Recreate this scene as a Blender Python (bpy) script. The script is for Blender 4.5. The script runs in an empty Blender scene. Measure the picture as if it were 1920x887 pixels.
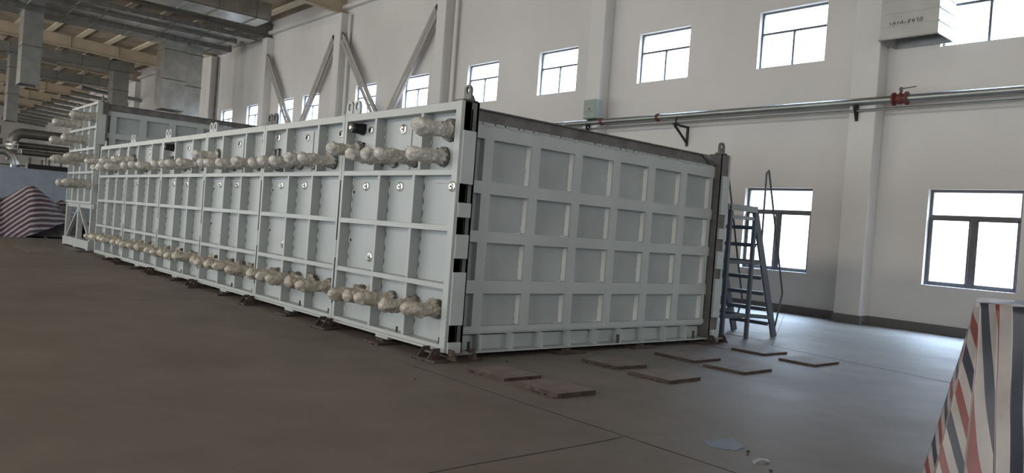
import bpy, bmesh, math, random
from mathutils import Vector, Matrix, noise
random.seed(7)
PI = math.pi
S = bpy.context.scene
COL = S.collection

# ------------------------------------------------------------------ camera
cam_d = bpy.data.cameras.new('camera'); cam = bpy.data.objects.new('camera', cam_d); COL.objects.link(cam)
CR = Vector((0.75296348, -0.65380207, 0.07475868)); CU = Vector((-0.05087612, 0.05542798, 0.99716566)); CF = Vector((0.6560927, 0.75463275, -0.00847233))
cam.matrix_world = Matrix(((CR.x, CU.x, -CF.x, -5.348), (CR.y, CU.y, -CF.y, -7.1994), (CR.z, CU.z, -CF.z, 1.579), (0, 0, 0, 1)))
cam_d.sensor_width = 36; cam_d.lens = 1450.54 / 1920 * 36; cam_d.clip_end = 400
S.camera = cam
# ------------------------------------------------------------------ world and exposure
S.view_settings.view_transform = 'Standard'; S.view_settings.look = 'None'
S.view_settings.gamma = 1; S.view_settings.use_curve_mapping = False
S.view_settings.exposure = 0.22
W = bpy.data.worlds.new('overcast_sky'); S.world = W; W.use_nodes = True
wt = W.node_tree; bg = wt.nodes['Background']            # overcast sky: white at the horizon, bluer and brighter overhead
tcw = wt.nodes.new('ShaderNodeTexCoord'); spw = wt.nodes.new('ShaderNodeSeparateXYZ'); wt.links.new(tcw.outputs['Generated'], spw.inputs[0])
rw = wt.nodes.new('ShaderNodeValToRGB'); wt.links.new(spw.outputs[2], rw.inputs[0])
rw.color_ramp.elements[0].position = .10; rw.color_ramp.elements[0].color = (.060, .067, .074, 1)
re = rw.color_ramp.elements.new(.45); re.color = (.24, .30, .38, 1)
rw.color_ramp.elements[2].position = .80; rw.color_ramp.elements[2].color = (1.15, 1.6, 2.2, 1)
wt.links.new(rw.outputs[0], bg.inputs[0]); bg.inputs[1].default_value = 42
S.cycles.max_bounces = 8; S.cycles.diffuse_bounces = 5; S.cycles.glossy_bounces = 4
S.cycles.sample_clamp_indirect = 6

XW = 12.918                 # inner face of the window wall
XL, YN, YF, ZC = -17.0, -15.0, 112.0, 12.56
ZR = 13.76                  # underside of the roof slab at the far eaves
BAY = 8.6454
def area(name, loc, rot, sx, sy, power, col=(1, 1, 1), portal=False):
    l = bpy.data.lights.new(name, 'AREA'); l.shape = 'RECTANGLE'; l.size = sx; l.size_y = sy
    l.energy = power; l.color = col
    if portal: l.cycles.is_portal = True
    o = bpy.data.objects.new(name, l); COL.objects.link(o); o.location = loc; o.rotation_euler = rot
    return o
# daylight entering by the windows of the wall opposite (never in view) and of the gable behind, plus added fill lamps
DAY = (0.93, 0.97, 1.0)
for k in range(-1, 11):
    y = 0.6 + BAY * k
    area('daylight_low', (XL + .25, y + 3.0, 2.4), (0, -PI / 2, 0), 2.2, 4.4, 400, (.88, .95, 1))
    area('daylight_high', (XL + .25, y + 3.0, 7.1), (0, -PI / 2, 0), 1.5, 4.4, 340, (1, .91, .78))
for x in (-12, -5, 2, 9):
    area('daylight_gable', (x, YN + .25, 7.0), (PI / 2, 0, 0), 3.0, 1.6, 50, DAY)
area('gable_fill', (-3.0, YN + .25, 2.5), (PI / 2, 0, 0), 6.0, 4.6, 160, DAY)  # added fill lamps on the solid gable, no door there; lift the casing end
area('gable_fill', (7.0, YN + .25, 2.5), (PI / 2, 0, 0), 6.0, 4.6, 150, DAY)

# ------------------------------------------------------------------ materials
def mat(name, col, rough=.6, metal=0., var=.08, scale=3., bump=0., bscale=40., spec=.4, coat=0., detail=5.):
    m = bpy.data.materials.new(name); m.use_nodes = True; t = m.node_tree; b = t.nodes['Principled BSDF']
    b.inputs['Roughness'].default_value = rough; b.inputs['Metallic'].default_value = metal
    b.inputs['Specular IOR Level'].default_value = spec; b.inputs['Coat Weight'].default_value = coat
    tc = t.nodes.new('ShaderNodeTexCoord')
    n = t.nodes.new('ShaderNodeTexNoise'); n.inputs['Scale'].default_value = scale; n.inputs['Detail'].default_value = detail
    t.links.new(tc.outputs['Object'], n.inputs['Vector'])
    r = t.nodes.new('ShaderNodeValToRGB'); t.links.new(n.outputs['Fac'], r.inputs['Fac'])
    r.color_ramp.elements[0].position = .3; r.color_ramp.elements[1].position = .7
    r.color_ramp.elements[0].color = tuple(c * (1 - var) for c in col) + (1,)
    r.color_ramp.elements[1].color = tuple(min(1, c * (1 + var)) for c in col) + (1,)
    t.links.new(r.outputs['Color'], b.inputs['Base Color'])
    if bump:
        n2 = t.nodes.new('ShaderNodeTexNoise'); n2.inputs['Scale'].default_value = bscale; n2.inputs['Detail'].default_value = 4
        t.links.new(tc.outputs['Object'], n2.inputs['Vector'])
        bp = t.nodes.new('ShaderNodeBump'); bp.inputs['Strength'].default_value = bump; bp.inputs['Distance'].default_value = .01
        t.links.new(n2.outputs['Fac'], bp.inputs['Height']); t.links.new(bp.outputs['Normal'], b.inputs['Normal'])
    return m
M = {}
M['wall'] = mat('painted_wall', (.63, .615, .60), .85, var=.07, scale=.28, bump=.15, bscale=8)
M['column'] = mat('painted_column', (.64, .63, .615), .8, var=.03, scale=.8)
M['skirt'] = mat('grey_skirting', (.13, .125, .125), .6)
M['roof'] = mat('roof_slab', (.34, .285, .215), .9, var=.22, scale=.6)
M['beam'] = mat('beige_steel_beam', (.46, .385, .29), .6, var=.1, scale=1.2)
M['pipejacket'] = mat('dark_metal_pipe_jacket', (.17, .165, .15), .4, .7, var=.1)
M['shaded_beam'] = mat('shade_darkened_beam', (.14, .135, .125), .6)  # rafter colour darkened to hold the shade among the duct runs
M['brace'] = mat('grey_brace_paint', (.34, .32, .30), .6, .0, var=.1)
M['purlin'] = mat('cream_purlin', (.66, .58, .46), .6, var=.05)
M['frame_alu'] = mat('window_frame', (.10, .10, .11), .5)
M['reveal'] = mat('window_reveal', (.7, .7, .7), .8)
M['paint'] = mat('pale_grey_paint', (.37, .39, .385), .42, var=.05, scale=1.6, spec=.45)
M['plate'] = mat('pale_grey_plate', (.345, .372, .377), .42, var=.06, scale=1.1, spec=.45)
M['endpaint'] = mat('grey_end_paint', (.40, .43, .43), .5, var=.06, scale=2.)
M['endplate'] = mat('grey_end_plate', (.35, .38, .385), .5, var=.10, scale=1.5)
M['blacksteel'] = mat('raw_dark_steel', (.11, .106, .10), .6, var=.3, scale=5)
M['midsteel'] = mat('weathered_steel', (.13, .125, .12), .6, var=.3, scale=4)
M['rust'] = mat('rusty_steel', (.058, .042, .034), .8, var=.4, scale=12)
M['rustplate'] = mat('brown_steel_plate', (.165, .135, .118), .65, var=.2, scale=5)
M['rustedge'] = M['rust']
M['weld_lit'] = mat('bright_weld_and_lit_side', (.68, .68, .66), .4)
M['stain'] = mat('polished_stainless', (.72, .70, .67), .22, 1., var=.05)
M['black'] = mat('black_plastic', (.012, .012, .013), .45)
M['hole'] = mat('dark_hole', (.02, .02, .02), .9)
M['galv'] = mat('galvanised_sheet', (.50, .51, .50), .30, 1., var=.22, scale=1.3, bump=.25, bscale=1.6)
M['ductmat'] = mat('satin_galvanised_sheet', (.42, .42, .41), .5, .45, var=.08, scale=2., bump=.1, bscale=2)
M['galv2'] = mat('dull_galvanised_sheet', (.30, .31, .30), .42, .85, var=.12, scale=2., bump=.1, bscale=2)
M['wrap'] = mat('plastic_film_wrap', (.56, .545, .50), .26, var=.24, scale=11, bump=.7, bscale=26, coat=.5)
M['film'] = mat('grey_translucent_film', (.36, .35, .31), .28, var=.25, scale=8, bump=.4, bscale=25, coat=.4)
M['dustwrap'] = mat('dusty_plastic_film_wrap', (.47, .43, .36), .34, var=.24, scale=11, bump=.7, bscale=26, coat=.3)
M['redpaint'] = mat('red_paint', (.13, .035, .03), .5)
M['greenbox'] = mat('grey_green_enamel', (.27, .33, .30), .4)
M['ladder'] = mat('blue_grey_paint', (.075, .09, .105), .5)
M['ladder_lit'] = mat('ladder_paint_lit_copy', (.27, .29, .29), .5)  # ladder paint made paler to carry the light on the platform edge
M['partition'] = mat('pale_blue_panel', (.26, .31, .37), .6)
M['lagging'] = mat('dark_pipe_jacket', (.12, .115, .10), .4, .3)
M['ink'] = mat('black_marker', (.05, .05, .05), .8)
M['hatch'] = mat('blue_grey_floor_plate', (.13, .155, .20), .55, .0)

def glass():
    m = bpy.data.materials.new('window_glass'); m.use_nodes = True; t = m.node_tree; t.nodes.remove(t.nodes['Principled BSDF'])
    a = t.nodes.new('ShaderNodeBsdfTransparent'); g = t.nodes.new('ShaderNodeBsdfGlossy'); g.inputs['Roughness'].default_value = .05
    mx = t.nodes.new('ShaderNodeMixShader'); mx.inputs[0].default_value = .06
    t.links.new(a.outputs[0], mx.inputs[1]); t.links.new(g.outputs[0], mx.inputs[2]); t.links.new(mx.outputs[0], t.nodes['Material Output'].inputs[0])
    return m
M['glass'] = glass()

def floor_mat():
    m = bpy.data.materials.new('concrete_floor'); m.use_nodes = True; t = m.node_tree; b = t.nodes['Principled BSDF']; L = t.links
    tc = t.nodes.new('ShaderNodeTexCoord')
    def nz(s, d, lo, hi, ca, cb):
        n = t.nodes.new('ShaderNodeTexNoise'); n.inputs['Scale'].default_value = s; n.inputs['Detail'].default_value = d; n.inputs['Roughness'].default_value = .6
        L.new(tc.outputs['Object'], n.inputs['Vector']); r = t.nodes.new('ShaderNodeValToRGB'); L.new(n.outputs['Fac'], r.inputs['Fac'])
        r.color_ramp.elements[0].position = lo; r.color_ramp.elements[1].position = hi
        r.color_ramp.elements[0].color = ca; r.color_ramp.elements[1].color = cb; return r
    a = nz(.35, 8, .3, .7, (.128, .110, .093, 1), (.172, .150, .130, 1))
    c = nz(2.5, 6, .35, .8, (.9, .9, .9, 1), (1.1, 1.09, 1.08, 1))
    mx = t.nodes.new('ShaderNodeMixRGB'); mx.blend_type = 'MULTIPLY'; mx.inputs[0].default_value = 1
    L.new(a.outputs[0], mx.inputs[1]); L.new(c.outputs[0], mx.inputs[2])
    # dark dirt specks
    d = nz(7, 3, .70, .76, (1, 1, 1, 1), (.75, .73, .70, 1))
    m2 = t.nodes.new('ShaderNodeMixRGB'); m2.blend_type = 'MULTIPLY'; m2.inputs[0].default_value = 1
    L.new(mx.outputs[0], m2.inputs[1]); L.new(d.outputs[0], m2.inputs[2]); L.new(m2.outputs[0], b.inputs['Base Color'])
    r = nz(.8, 4, .3, .7, (.50, .50, .50, 1), (.62, .62, .62, 1)); L.new(r.outputs[0], b.inputs['Roughness'])
    b.inputs['Specular IOR Level'].default_value = .34
    n = t.nodes.new('ShaderNodeTexNoise'); n.inputs['Scale'].default_value = 25; L.new(tc.outputs['Object'], n.inputs['Vector'])
    bp = t.nodes.new('ShaderNodeBump'); bp.inputs['Strength'].default_value = .12; bp.inputs['Distance'].default_value = .01
    L.new(n.outputs['Fac'], bp.inputs['Height']); L.new(bp.outputs['Normal'], b.inputs['Normal'])
    return m
M['floor'] = floor_mat()

def stripe_mat(name, period, cols, rough=.45):
    """woven tarpaulin; stripes run along the cloth's V direction, colours step along U"""
    m = bpy.data.materials.new(name); m.use_nodes = True; t = m.node_tree; b = t.nodes['Principled BSDF']; L = t.links
    uv = t.nodes.new('ShaderNodeUVMap'); sp = t.nodes.new('ShaderNodeSeparateXYZ'); L.new(uv.outputs[0], sp.inputs[0])
    dv = t.nodes.new('ShaderNodeMath'); dv.operation = 'DIVIDE'; dv.inputs[1].default_value = period; L.new(sp.outputs[0], dv.inputs[0])
    fr = t.nodes.new('ShaderNodeMath'); fr.operation = 'FRACT'; L.new(dv.outputs[0], fr.inputs[0])
    r = t.nodes.new('ShaderNodeValToRGB'); r.color_ramp.interpolation = 'CONSTANT'; L.new(fr.outputs[0], r.inputs[0])
    e = r.color_ramp.elements
    e[0].position = 0; e[0].color = cols[0][1] + (1,); e[1].position = cols[1][0]; e[1].color = cols[1][1] + (1,)
    for p, c in cols[2:]:
        x = e.new(p); x.color = c + (1,)
    tc = t.nodes.new('ShaderNodeTexCoord'); n = t.nodes.new('ShaderNodeTexNoise'); n.inputs['Scale'].default_value = 5; n.inputs['Detail'].default_value = 6
    L.new(tc.outputs['Object'], n.inputs['Vector']); rr = t.nodes.new('ShaderNodeValToRGB'); L.new(n.outputs['Fac'], rr.inputs[0])
    rr.color_ramp.elements[0].color = (.72, .72, .72, 1); rr.color_ramp.elements[0].position = .3; rr.color_ramp.elements[1].position = .65
    mx = t.nodes.new('ShaderNodeMixRGB'); mx.blend_type = 'MULTIPLY'; mx.inputs[0].default_value = 1
    L.new(r.outputs[0], mx.inputs[1]); L.new(rr.outputs[0], mx.inputs[2]); L.new(mx.outputs[0], b.inputs['Base Color'])
    bp = t.nodes.new('ShaderNodeBump'); bp.inputs['Strength'].default_value = .25; bp.inputs['Distance'].default_value = .02
    L.new(n.outputs['Fac'], bp.inputs['Height']); L.new(bp.outputs['Normal'], b.inputs['Normal'])
    b.inputs['Roughness'].default_value = rough
    return m
M['tarp'] = stripe_mat('striped_tarpaulin', .25, [(0, (.33, .30, .285)), (.26, (.03, .034, .05)), (.52, (.33, .30, .285)), (.76, (.19, .045, .038))])
M['tarp2'] = stripe_mat('fine_striped_tarpaulin', .21, [(0, (.42, .39, .39)), (.42, (.06, .05, .09)), (.62, (.14, .05, .06)), (.72, (.06, .05, .09))])

# ------------------------------------------------------------------ mesh helpers
class MB:
    def __init__(s): s.v = []; s.f = []; s.mi = []; s.uv = None
    def add(s, vs, fs, mi=0):
        o = len(s.v); s.v += [Vector(v) for v in vs]; s.f += [tuple(i + o for i in f) for f in fs]; s.mi += [mi] * len(fs); return s
    def box(s, x0, x1, y0, y1, z0, z1, mi=0):
        if x0 > x1: x0, x1 = x1, x0
        if y0 > y1: y0, y1 = y1, y0
        if z0 > z1: z0, z1 = z1, z0
        return s.add([(x, y, z) for z in (z0, z1) for y in (y0, y1) for x in (x0, x1)],
                     [(0, 2, 3, 1), (4, 5, 7, 6), (0, 1, 5, 4), (2, 6, 7, 3), (0, 4, 6, 2), (1, 3, 7, 5)], mi)
    def bar(s, a, b, w, h, up=(0, 0, 1), mi=0):
        a = Vector(a); b = Vector(b); d = (b - a).normalized(); u = Vector(up)
        sd = d.cross(u)
        if sd.length < 1e-4: sd = d.cross(Vector((0, 1, 0)))
        sd.normalize(); u = sd.cross(d).normalized(); vs = []
        for p in (a, b):
            for i, j in ((-1, -1), (1, -1), (1, 1), (-1, 1)): vs.append(p + sd * w / 2 * i + u * h / 2 * j)
        return s.add(vs, [(0, 1, 2, 3), (7, 6, 5, 4), (0, 4, 5, 1), (1, 5, 6, 2), (2, 6, 7, 3), (3, 7, 4, 0)], mi)
    def tube(s, pts, r, n=12, mi=0, caps=True):
        pts = [Vector(p) for p in pts]; rs = r if isinstance(r, (list, tuple)) else [r] * len(pts); o = len(s.v); vs = []; fs = []
        t0 = (pts[1] - pts[0]).normalized(); ref = Vector((0, 0, 1)) if abs(t0.z) < .9 else Vector((1, 0, 0))
        for i, p in enumerate(pts):
            t = (pts[min(i + 1, len(pts) - 1)] - pts[max(i - 1, 0)]).normalized()
            a = t.cross(ref)
            if a.length < 1e-4: a = t.cross(Vector((0, 1, 0)))
            a.normalize(); b = t.cross(a).normalized(); ref = -b if False else ref
            for k in range(n):
                an = 2 * PI * k / n; vs.append(p + (a * math.cos(an) + b * math.sin(an)) * rs[i])
        for i in range(len(pts) - 1):
            for k in range(n):
                k2 = (k + 1) % n; fs.append((i * n + k, i * n + k2, (i + 1) * n + k2, (i + 1) * n + k))
        if caps: fs.append(tuple(range(n - 1, -1, -1))); fs.append(tuple((len(pts) - 1) * n + k for k in range(n)))
        return s.add(vs, fs, mi)
    def disc(s, c, ax, r, h, n=20, mi=0):
        c = Vector(c); return s.tube([c, c + Vector(ax) * h], r, n, mi)
    def build(s, name, m, parent=None, base=None, smooth=False, bevel=0, label=None):
        ms = m if isinstance(m, (list, tuple)) else [m]
        if base is None:
            if parent is not None: base = Vector((0, 0, 0))
            else:
                xs = [v.x for v in s.v]; ys = [v.y for v in s.v]; zs = [v.z for v in s.v]
                base = Vector(((min(xs) + max(xs)) / 2, (min(ys) + max(ys)) / 2, min(zs)))
        base = Vector(base); off = base
        if parent is not None:
            off = base + WORLD.get(parent.name, Vector((0, 0, 0)))
        me = bpy.data.meshes.new(name); me.from_pydata([v - off for v in s.v], [], s.f); me.update()
        for q in ms: me.materials.append(q)
        for i, p in enumerate(me.polygons): p.material_index = s.mi[i]
        bm = bmesh.new(); bm.from_mesh(me); bmesh.ops.recalc_face_normals(bm, faces=bm.faces); bm.to_mesh(me); bm.free()
        if s.uv:
            ul = me.uv_layers.new(name='UVMap')
            for lp in me.loops: ul.data[lp.index].uv = s.uv[lp.vertex_index]
        if smooth:
            me.polygons.foreach_set('use_smooth', [True] * len(me.polygons))
            if smooth == 'auto':
                try: me.set_sharp_from_angle(angle=math.radians(35))
                except Exception: pass
        o = bpy.data.objects.new(name, me); COL.objects.link(o)
        o.location = base
        if parent is not None: o.parent = parent
        WORLD[o.name] = off
        if bevel:
            bv = o.modifiers.new('bevel', 'BEVEL'); bv.width = bevel; bv.segments = 1; bv.limit_method = 'ANGLE'
        if label: o['label'] = label
        return o
WORLD = {}
def thing(name, loc, label, cat, group=None):
    o = bpy.data.objects.new(name, None); COL.objects.link(o); o.location = loc; o.empty_display_size = .2
    WORLD[o.name] = Vector(loc); return tag(o, label, cat, group)
def tag(o, label, cat, group=None, kind=None):
    if label: o['label'] = label
    if cat: o['category'] = cat
    if group: o['group'] = group
    if kind: o['kind'] = kind
    return o
def struct(o, label=None, cat=None):
    o['kind'] = 'structure'
    if label: o['label'] = label
    if cat: o['category'] = cat
    return o
def copy_tree(o, parent=None):
    c = o.copy(); COL.objects.link(c); c.parent = parent
    WORLD[c.name] = Vector(c.location) if parent is None else WORLD[parent.name] + Vector(c.location)
    for ch in list(o.children): copy_tree(ch, c)
    return c

# ================================================================== SETTING
# floor
m = MB(); m.box(XL, XW + .3, YN, YF, -.25, 0)
struct(m.build('floor', M['floor']), 'grey brown concrete floor of the factory hall', 'floor')
# slab joints : narrow dark saw cuts
def joint(x0, y0, x1, y1, label, w=.006):
    m = MB(); n = 14; a = Vector((x0, y0, .001)); b = Vector((x1, y1, .001)); d = (b - a); s = Vector((-d.y, d.x, 0)).normalized()
    pts = []
    for i in range(n + 1):
        j = s * random.uniform(-.008, .008); ww = w * random.uniform(.6, 1.3)
        pts += [a + d * i / n + j + s * ww, a + d * i / n + j - s * ww, a + d * i / n + j - s * ww + Vector((0, 0, .0008)), a + d * i / n + j + s * ww + Vector((0, 0, .0008))]
    fs = []
    for i in range(n):
        k = i * 4; fs += [(k + 3, k + 2, k + 6, k + 7), (k, k + 3, k + 7, k + 4), (k + 2, k + 1, k + 5, k + 6)]
    m.add(pts, fs); struct(m.build('trim_%d' % joint.n, M['hole']), label, 'floor joint'); joint.n += 1
joint.n = 1
joint(-.56, -6.2, -.50, 0.0, 'dark joint in the concrete floor running towards the near casing corner', .005)
joint(-5.5, -3.26, -.56, -3.22, 'dark joint crossing the foreground concrete floor at left', .005)
joint(5.75, -3.6, 6.3, -.45, 'floor joint beyond the loose steel plates at right', .006)
joint(6.3, -.5, 12.9, 3.0, 'faint floor joint running from the plates to the window wall', .005)

# window wall built as blocks round its openings
wins = []      # (y0, y1, z0, z1)
UP = [(-.2, -2.04), (-4.26, -6.1), (4.39, 2.50), (8.52, 6.63), (13.04, 11.15), (17.17, 15.28), (21.95, 20.1), (26.0, 24.2), (33.2, 31.4), (34.6, 33.6)]
UP = [(-.2, 1.84), (4.39, 1.89), (8.52, 1.89), (13.05, 1.89), (17.18, 1.89), (21.75, 1.89), (25.95, 1.89), (31.6, 1.89), (34.6, 1.89), (39.1, 1.89), (43.3, 1.89)]
for y, w in UP: wins.append((y - w, y, 6.36, 7.87))
LOW = [(-.2, 1.84), (4.43, 1.9)]
for y, w in LOW: wins.append((y - w, y, 1.05, 3.18))
WT = .30
m = MB()
ys = sorted(set([YN, YF] + [v for w in wins for v in w[:2]]))
zs = [0, 1.05, 3.18, 6.36, 7.87, ZC]
for i in range(len(ys) - 1):
    run = None
    for j in range(len(zs) - 1):
        yc = (ys[i] + ys[i + 1]) / 2; zc = (zs[j] + zs[j + 1]) / 2
        if any(w[0] < yc < w[1] and w[2] < zc < w[3] for w in wins):
            if run is not None: m.box(XW, XW + WT, ys[i], ys[i + 1], run, zs[j]); run = None
        elif run is None: run = zs[j]
    if run is not None: m.box(XW, XW + WT, ys[i], ys[i + 1], run, ZC)
struct(m.build('wall_right', M['wall']), 'long painted wall with two rows of windows', 'wall')
for nm, b in (('wall_left', (XL - .3, XL, YN, YF, 0, ZR)), ('wall_back', (XL, XW + .3, YF, YF + .3, 0, ZR)), ('wall_front', (XL, XW + .3, YN - .3, YN, 0, ZR))):
    m = MB(); m.box(*b); struct(m.build(nm, M['wall']), {'wall_left': 'painted wall opposite the window wall', 'wall_back': 'far end wall of the hall beyond the pipes', 'wall_front': 'end wall of the hall behind the viewer'}[nm], 'wall')
m = MB(); m.bar((XL - .3, (YN + YF) / 2, ZR + .112), (XW + .3, (YN + YF) / 2, ZC + .088), YF - YN + .6, .2)
struct(m.build('ceiling', M['roof']), 'dull brown roof slab above the steel beams', 'ceiling')
wn = 1
for (y0, y1, z0, z1) in wins:
    low = z1 < 5; x = XW + .17; fw = .045 if not low else .06; d = .03
    f = MB(); f.box(x - d, x + d, y0, y1, z0, z0 + fw); f.box(x - d, x + d, y0, y1, z1 - fw, z1)
    f.box(x - d, x + d, y0, y0 + fw, z0 + fw, z1 - fw); f.box(x - d, x + d, y1 - fw, y1, z0 + fw, z1 - fw)
    zt = z0 + (z1 - z0) * (.62 if not low else .715); tw = .05 if not low else .09; mw = .05 if not low else .12
    f.box(x - d, x + d, y0 + fw, y1 - fw, zt - tw / 2, zt + tw / 2)
    f.box(x - d, x + d, (y0 + y1) / 2 - mw / 2, (y0 + y1) / 2 + mw / 2, z0 + fw, zt - tw / 2)
    o = struct(f.build('window_%d' % wn, M['frame_alu']), ('tall lower window with dark frame' if low else 'high window with dark thin frame') + ' in the long wall', 'window')
    g = MB(); g.box(x - .004, x + .004, y0 + fw * .6, y1 - fw * .6, z0 + fw * .6, z1 - fw * .6); g.build('window_pane', M['glass'], o)
    if low:
        f2 = MB()
        for (a, b) in ((y0 + fw, (y0 + y1) / 2 - mw / 2), ((y0 + y1) / 2 + mw / 2, y1 - fw)):
            for q in ((a, a + .035), (b - .035, b)): f2.box(x - .045, x - .031, q[0], q[1], z0 + fw, zt - tw / 2)
            f2.box(x - .045, x - .031, a, b, z0 + fw, z0 + fw + .03); f2.box(x - .045, x - .031, a, b, zt - tw / 2 - .03, zt - tw / 2)
        f2.box(x - .06, x - .045, (y0 + y1) / 2 - .07, (y0 + y1) / 2 - .05, 1.75, 1.9)
        f2.build('sash', M['frame_alu'], o)
    area('sky_portal', (XW + WT + .02, (y0 + y1) / 2, (z0 + z1) / 2), (0, PI / 2, 0), z1 - z0, y1 - y0, 1, portal=True)
    wn += 1
# columns
CX = 12.49
tn = joint.n
for k in range(-1, 12):
    y0 = .93 + 8.72 * k
    m = MB(); m.box(CX, XW, y0, y0 + .62, 0, 11.48)
    m.box(CX - .02, XW, y0 - .02, y0 + .64, 11.40, 11.49)
    o = struct(m.build('trim_%d' % tn, M['column'], bevel=.015), 'pale painted wall column', 'column'); tn += 1
# horizontal lips on the wall: old brickwork line and upper seam
m = MB()
for k in range(-1, 12):
    a = .93 + 8.72 * k + .62; b = a + 8.1
    m.box(XW - .012, XW, a, b, 3.55, 3.575)
struct(m.build('trim_%d' % tn, M['wall']), 'thin raised line along the wall at lintel height', 'wall trim'); tn += 1
m = MB()
for k in range(-1, 12):
    a = .93 + 8.72 * k + .62; b = a + 8.1
    m.box(XW - .01, XW, a, b, 10.05, 10.075)
struct(m.build('trim_%d' % tn, M['column']), 'thin seam line high on the wall', 'wall trim'); tn += 1
m = MB()
for k in range(-1, 12):
    a = .93 + 8.72 * k; m.box(XW - .03, XW, a + .62, a + 8.72, 0, .2); m.box(CX - .03, XW, a - .03, a + .65, 0, .2)
struct(m.build('baseboard_right', M['skirt']), 'dark grey painted skirting along the window wall', 'skirting')
# rafters (I sections falling slightly to the wall) and purlins
def rz(x): return 11.50 + (XW - x) * .04
for k in range(-1, 12):
    y = .93 + 8.72 * k + .31
    if y < -10: continue
    m = MB(); x0, x1 = XL, XW
    for dz, h, w in ((0, .03, .32), (.78, .03, .32)):
        m.bar((x0, y, rz(x0) + dz + h / 2), (x1, y, rz(x1) + dz + h / 2), w, h)
    m.bar((x0, y, rz(x0) + .405), (x1, y, rz(x1) + .405), .02, .75)
    for x in range(int(XL) + 2, 12, 3): m.box(x, x + .02, y - .15, y + .15, rz(x) + .04, rz(x) + .77)
    struct(m.build('trim_%d' % tn, M['shaded_beam'] if k == 4 else M['beam']), 'roof beam coloured darker for shade, spanning the hall between duct runs' if k == 4 else 'beige steel roof beam spanning the hall', 'roof beam'); tn += 1
x = 11.88
while x > XL:
    m = MB(); z = rz(x) + .81; m.box(x - .02, x + .02, YN, YF, z, z + .23); m.box(x - .19, x + .19, YN, YF, z + .002, z + .035)
    struct(m.build('trim_%d' % tn, M['purlin']), 'cream purlin running the length of the roof', 'purlin'); tn += 1
    x -= 1.80
m = MB(); m.box(XW - .26, XW - .02, YN, YF, 11.72, 11.9)
struct(m.build('trim_%d' % tn, M['column']), 'pale eaves beam along the top of the window wall', 'beam'); tn += 1

# ================================================================== LONG FURNACE CASING (in front)
CW, CL, CH = 5.46, 16.5, 3.03
casing = thing('furnace_casing', (CW / 2, CL / 2, .1), 'long pale grey welded steel furnace casing nearest the camera, standing on plates', 'furnace casing')
m = MB(); m.box(.16, CW - .16, .2, CL, .26, 2.80)
m.box(.16, CW - .16, .22, CL, .13, .26)
m.build('shell', M['endplate'], casing)
PL = .15      # plane of the plating behind the ribs
MODL = 2.75
random.seed(3)
for k in range(6):
    y0 = k * MODL; y1 = y0 + MODL - .012
    # plating
    m = MB(); m.box(PL, PL + .02, y0, y1, .14, 2.95)
    for yy, zz, a, b in ((y0 + .35, 2.28, .5, .6), (y0 + 1.4, 2.5, .36, .75), (y0 + 2.3, 2.5, .5, .75)):
        m.box(PL - .012, PL, yy - a / 2, yy + a / 2, zz - b / 2 + (.1), zz + b / 2)
    pm = m
    # ribs
    m = MB()
    m.box(0, PL, y0, y0 + .065, .1, 3.03); m.box(0, PL, y1 - .065, y1, .1, 3.03)
    for z, h in ((.155, .05), (.86, .065), (1.54, .07), (2.20, .07), (2.98, .10)):
        m.box(.001, PL, y0 + .065, y1 - .065, z - h / 2, z + h / 2)
    for ya, yb, w in ((.80, 1.90, .055),):
        for q in (ya, yb): m.box(.002, PL, y0 + q - w / 2, y0 + q + w / 2, 2.235, 2.93)
    for q in (.90, 1.72):
        for a, b in ((.18, .8275), (.8925, 1.505), (1.575, 2.165)): m.box(.002, PL, y0 + q - .0275, y0 + q + .0275, a, b)
    m.box(-.02, .12, y0 + .1, y1 - .1, .1, .13)
    m.box(.0, .15, y0 + 1.22, y0 + 1.52, .06, .1)
    m.build('side_rib_frame', M['paint'], casing, bevel=.004)
    # stitch welds at the rib roots and threaded holes belong to the plating
    m = pm
    for q in (.90, 1.72, 2.685):
        for a, b in ((.25, .8), (.93, 1.48), (1.6, 2.14)):
            z = a
            while z < b - .05:
                l = random.uniform(.045, .075); m.box(PL - .006, PL, y0 + q - .045, y0 + q - .033, z, z + l, 1); z += l + random.uniform(.02, .04)
                l = random.uniform(.04, .06); m.box(PL - .003, PL, y0 + q - .043, y0 + q - .035, z, z + l, 2); z += l + .02
    for q in (.80, 1.90, 2.685):
        z = 2.45
        while z < 2.85: m.box(PL - .018, PL - .012, y0 + q - .045, y0 + q - .033, z, z + .05, 1); z += .11
    for yy, zz, r in ((.22, 2.83, .025), (.2, 2.5, .02), (.62, 2.5, .02), (2.05, 2.86, .02), (1.98, 2.66, .018), (2.6, 2.6, .02)):
        m.disc((PL - .016, y0 + yy, zz), (1, 0, 0), r, .004, 12, 2)
    for yy, zz in ((2.68, 1.93), (2.68, 1.25)): m.box(PL - .004, PL, y0 + yy - .09, y0 + yy - .05, zz, zz + .035, 2)
    m.build('side_plate', [M['plate'], M['weld_lit'], M['hole']], casing)
    if k > 0:
        m = MB(); m.box(-.004, -.001, y0 - .02, y0 + .008, 1.25, 2.1); m.box(-.004, -.001, y0 - .02, y0 + .008, .35, 1.0)
        m.build('joint_gap', M['hole'], casing, label='dark slot along the module joint')
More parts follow.
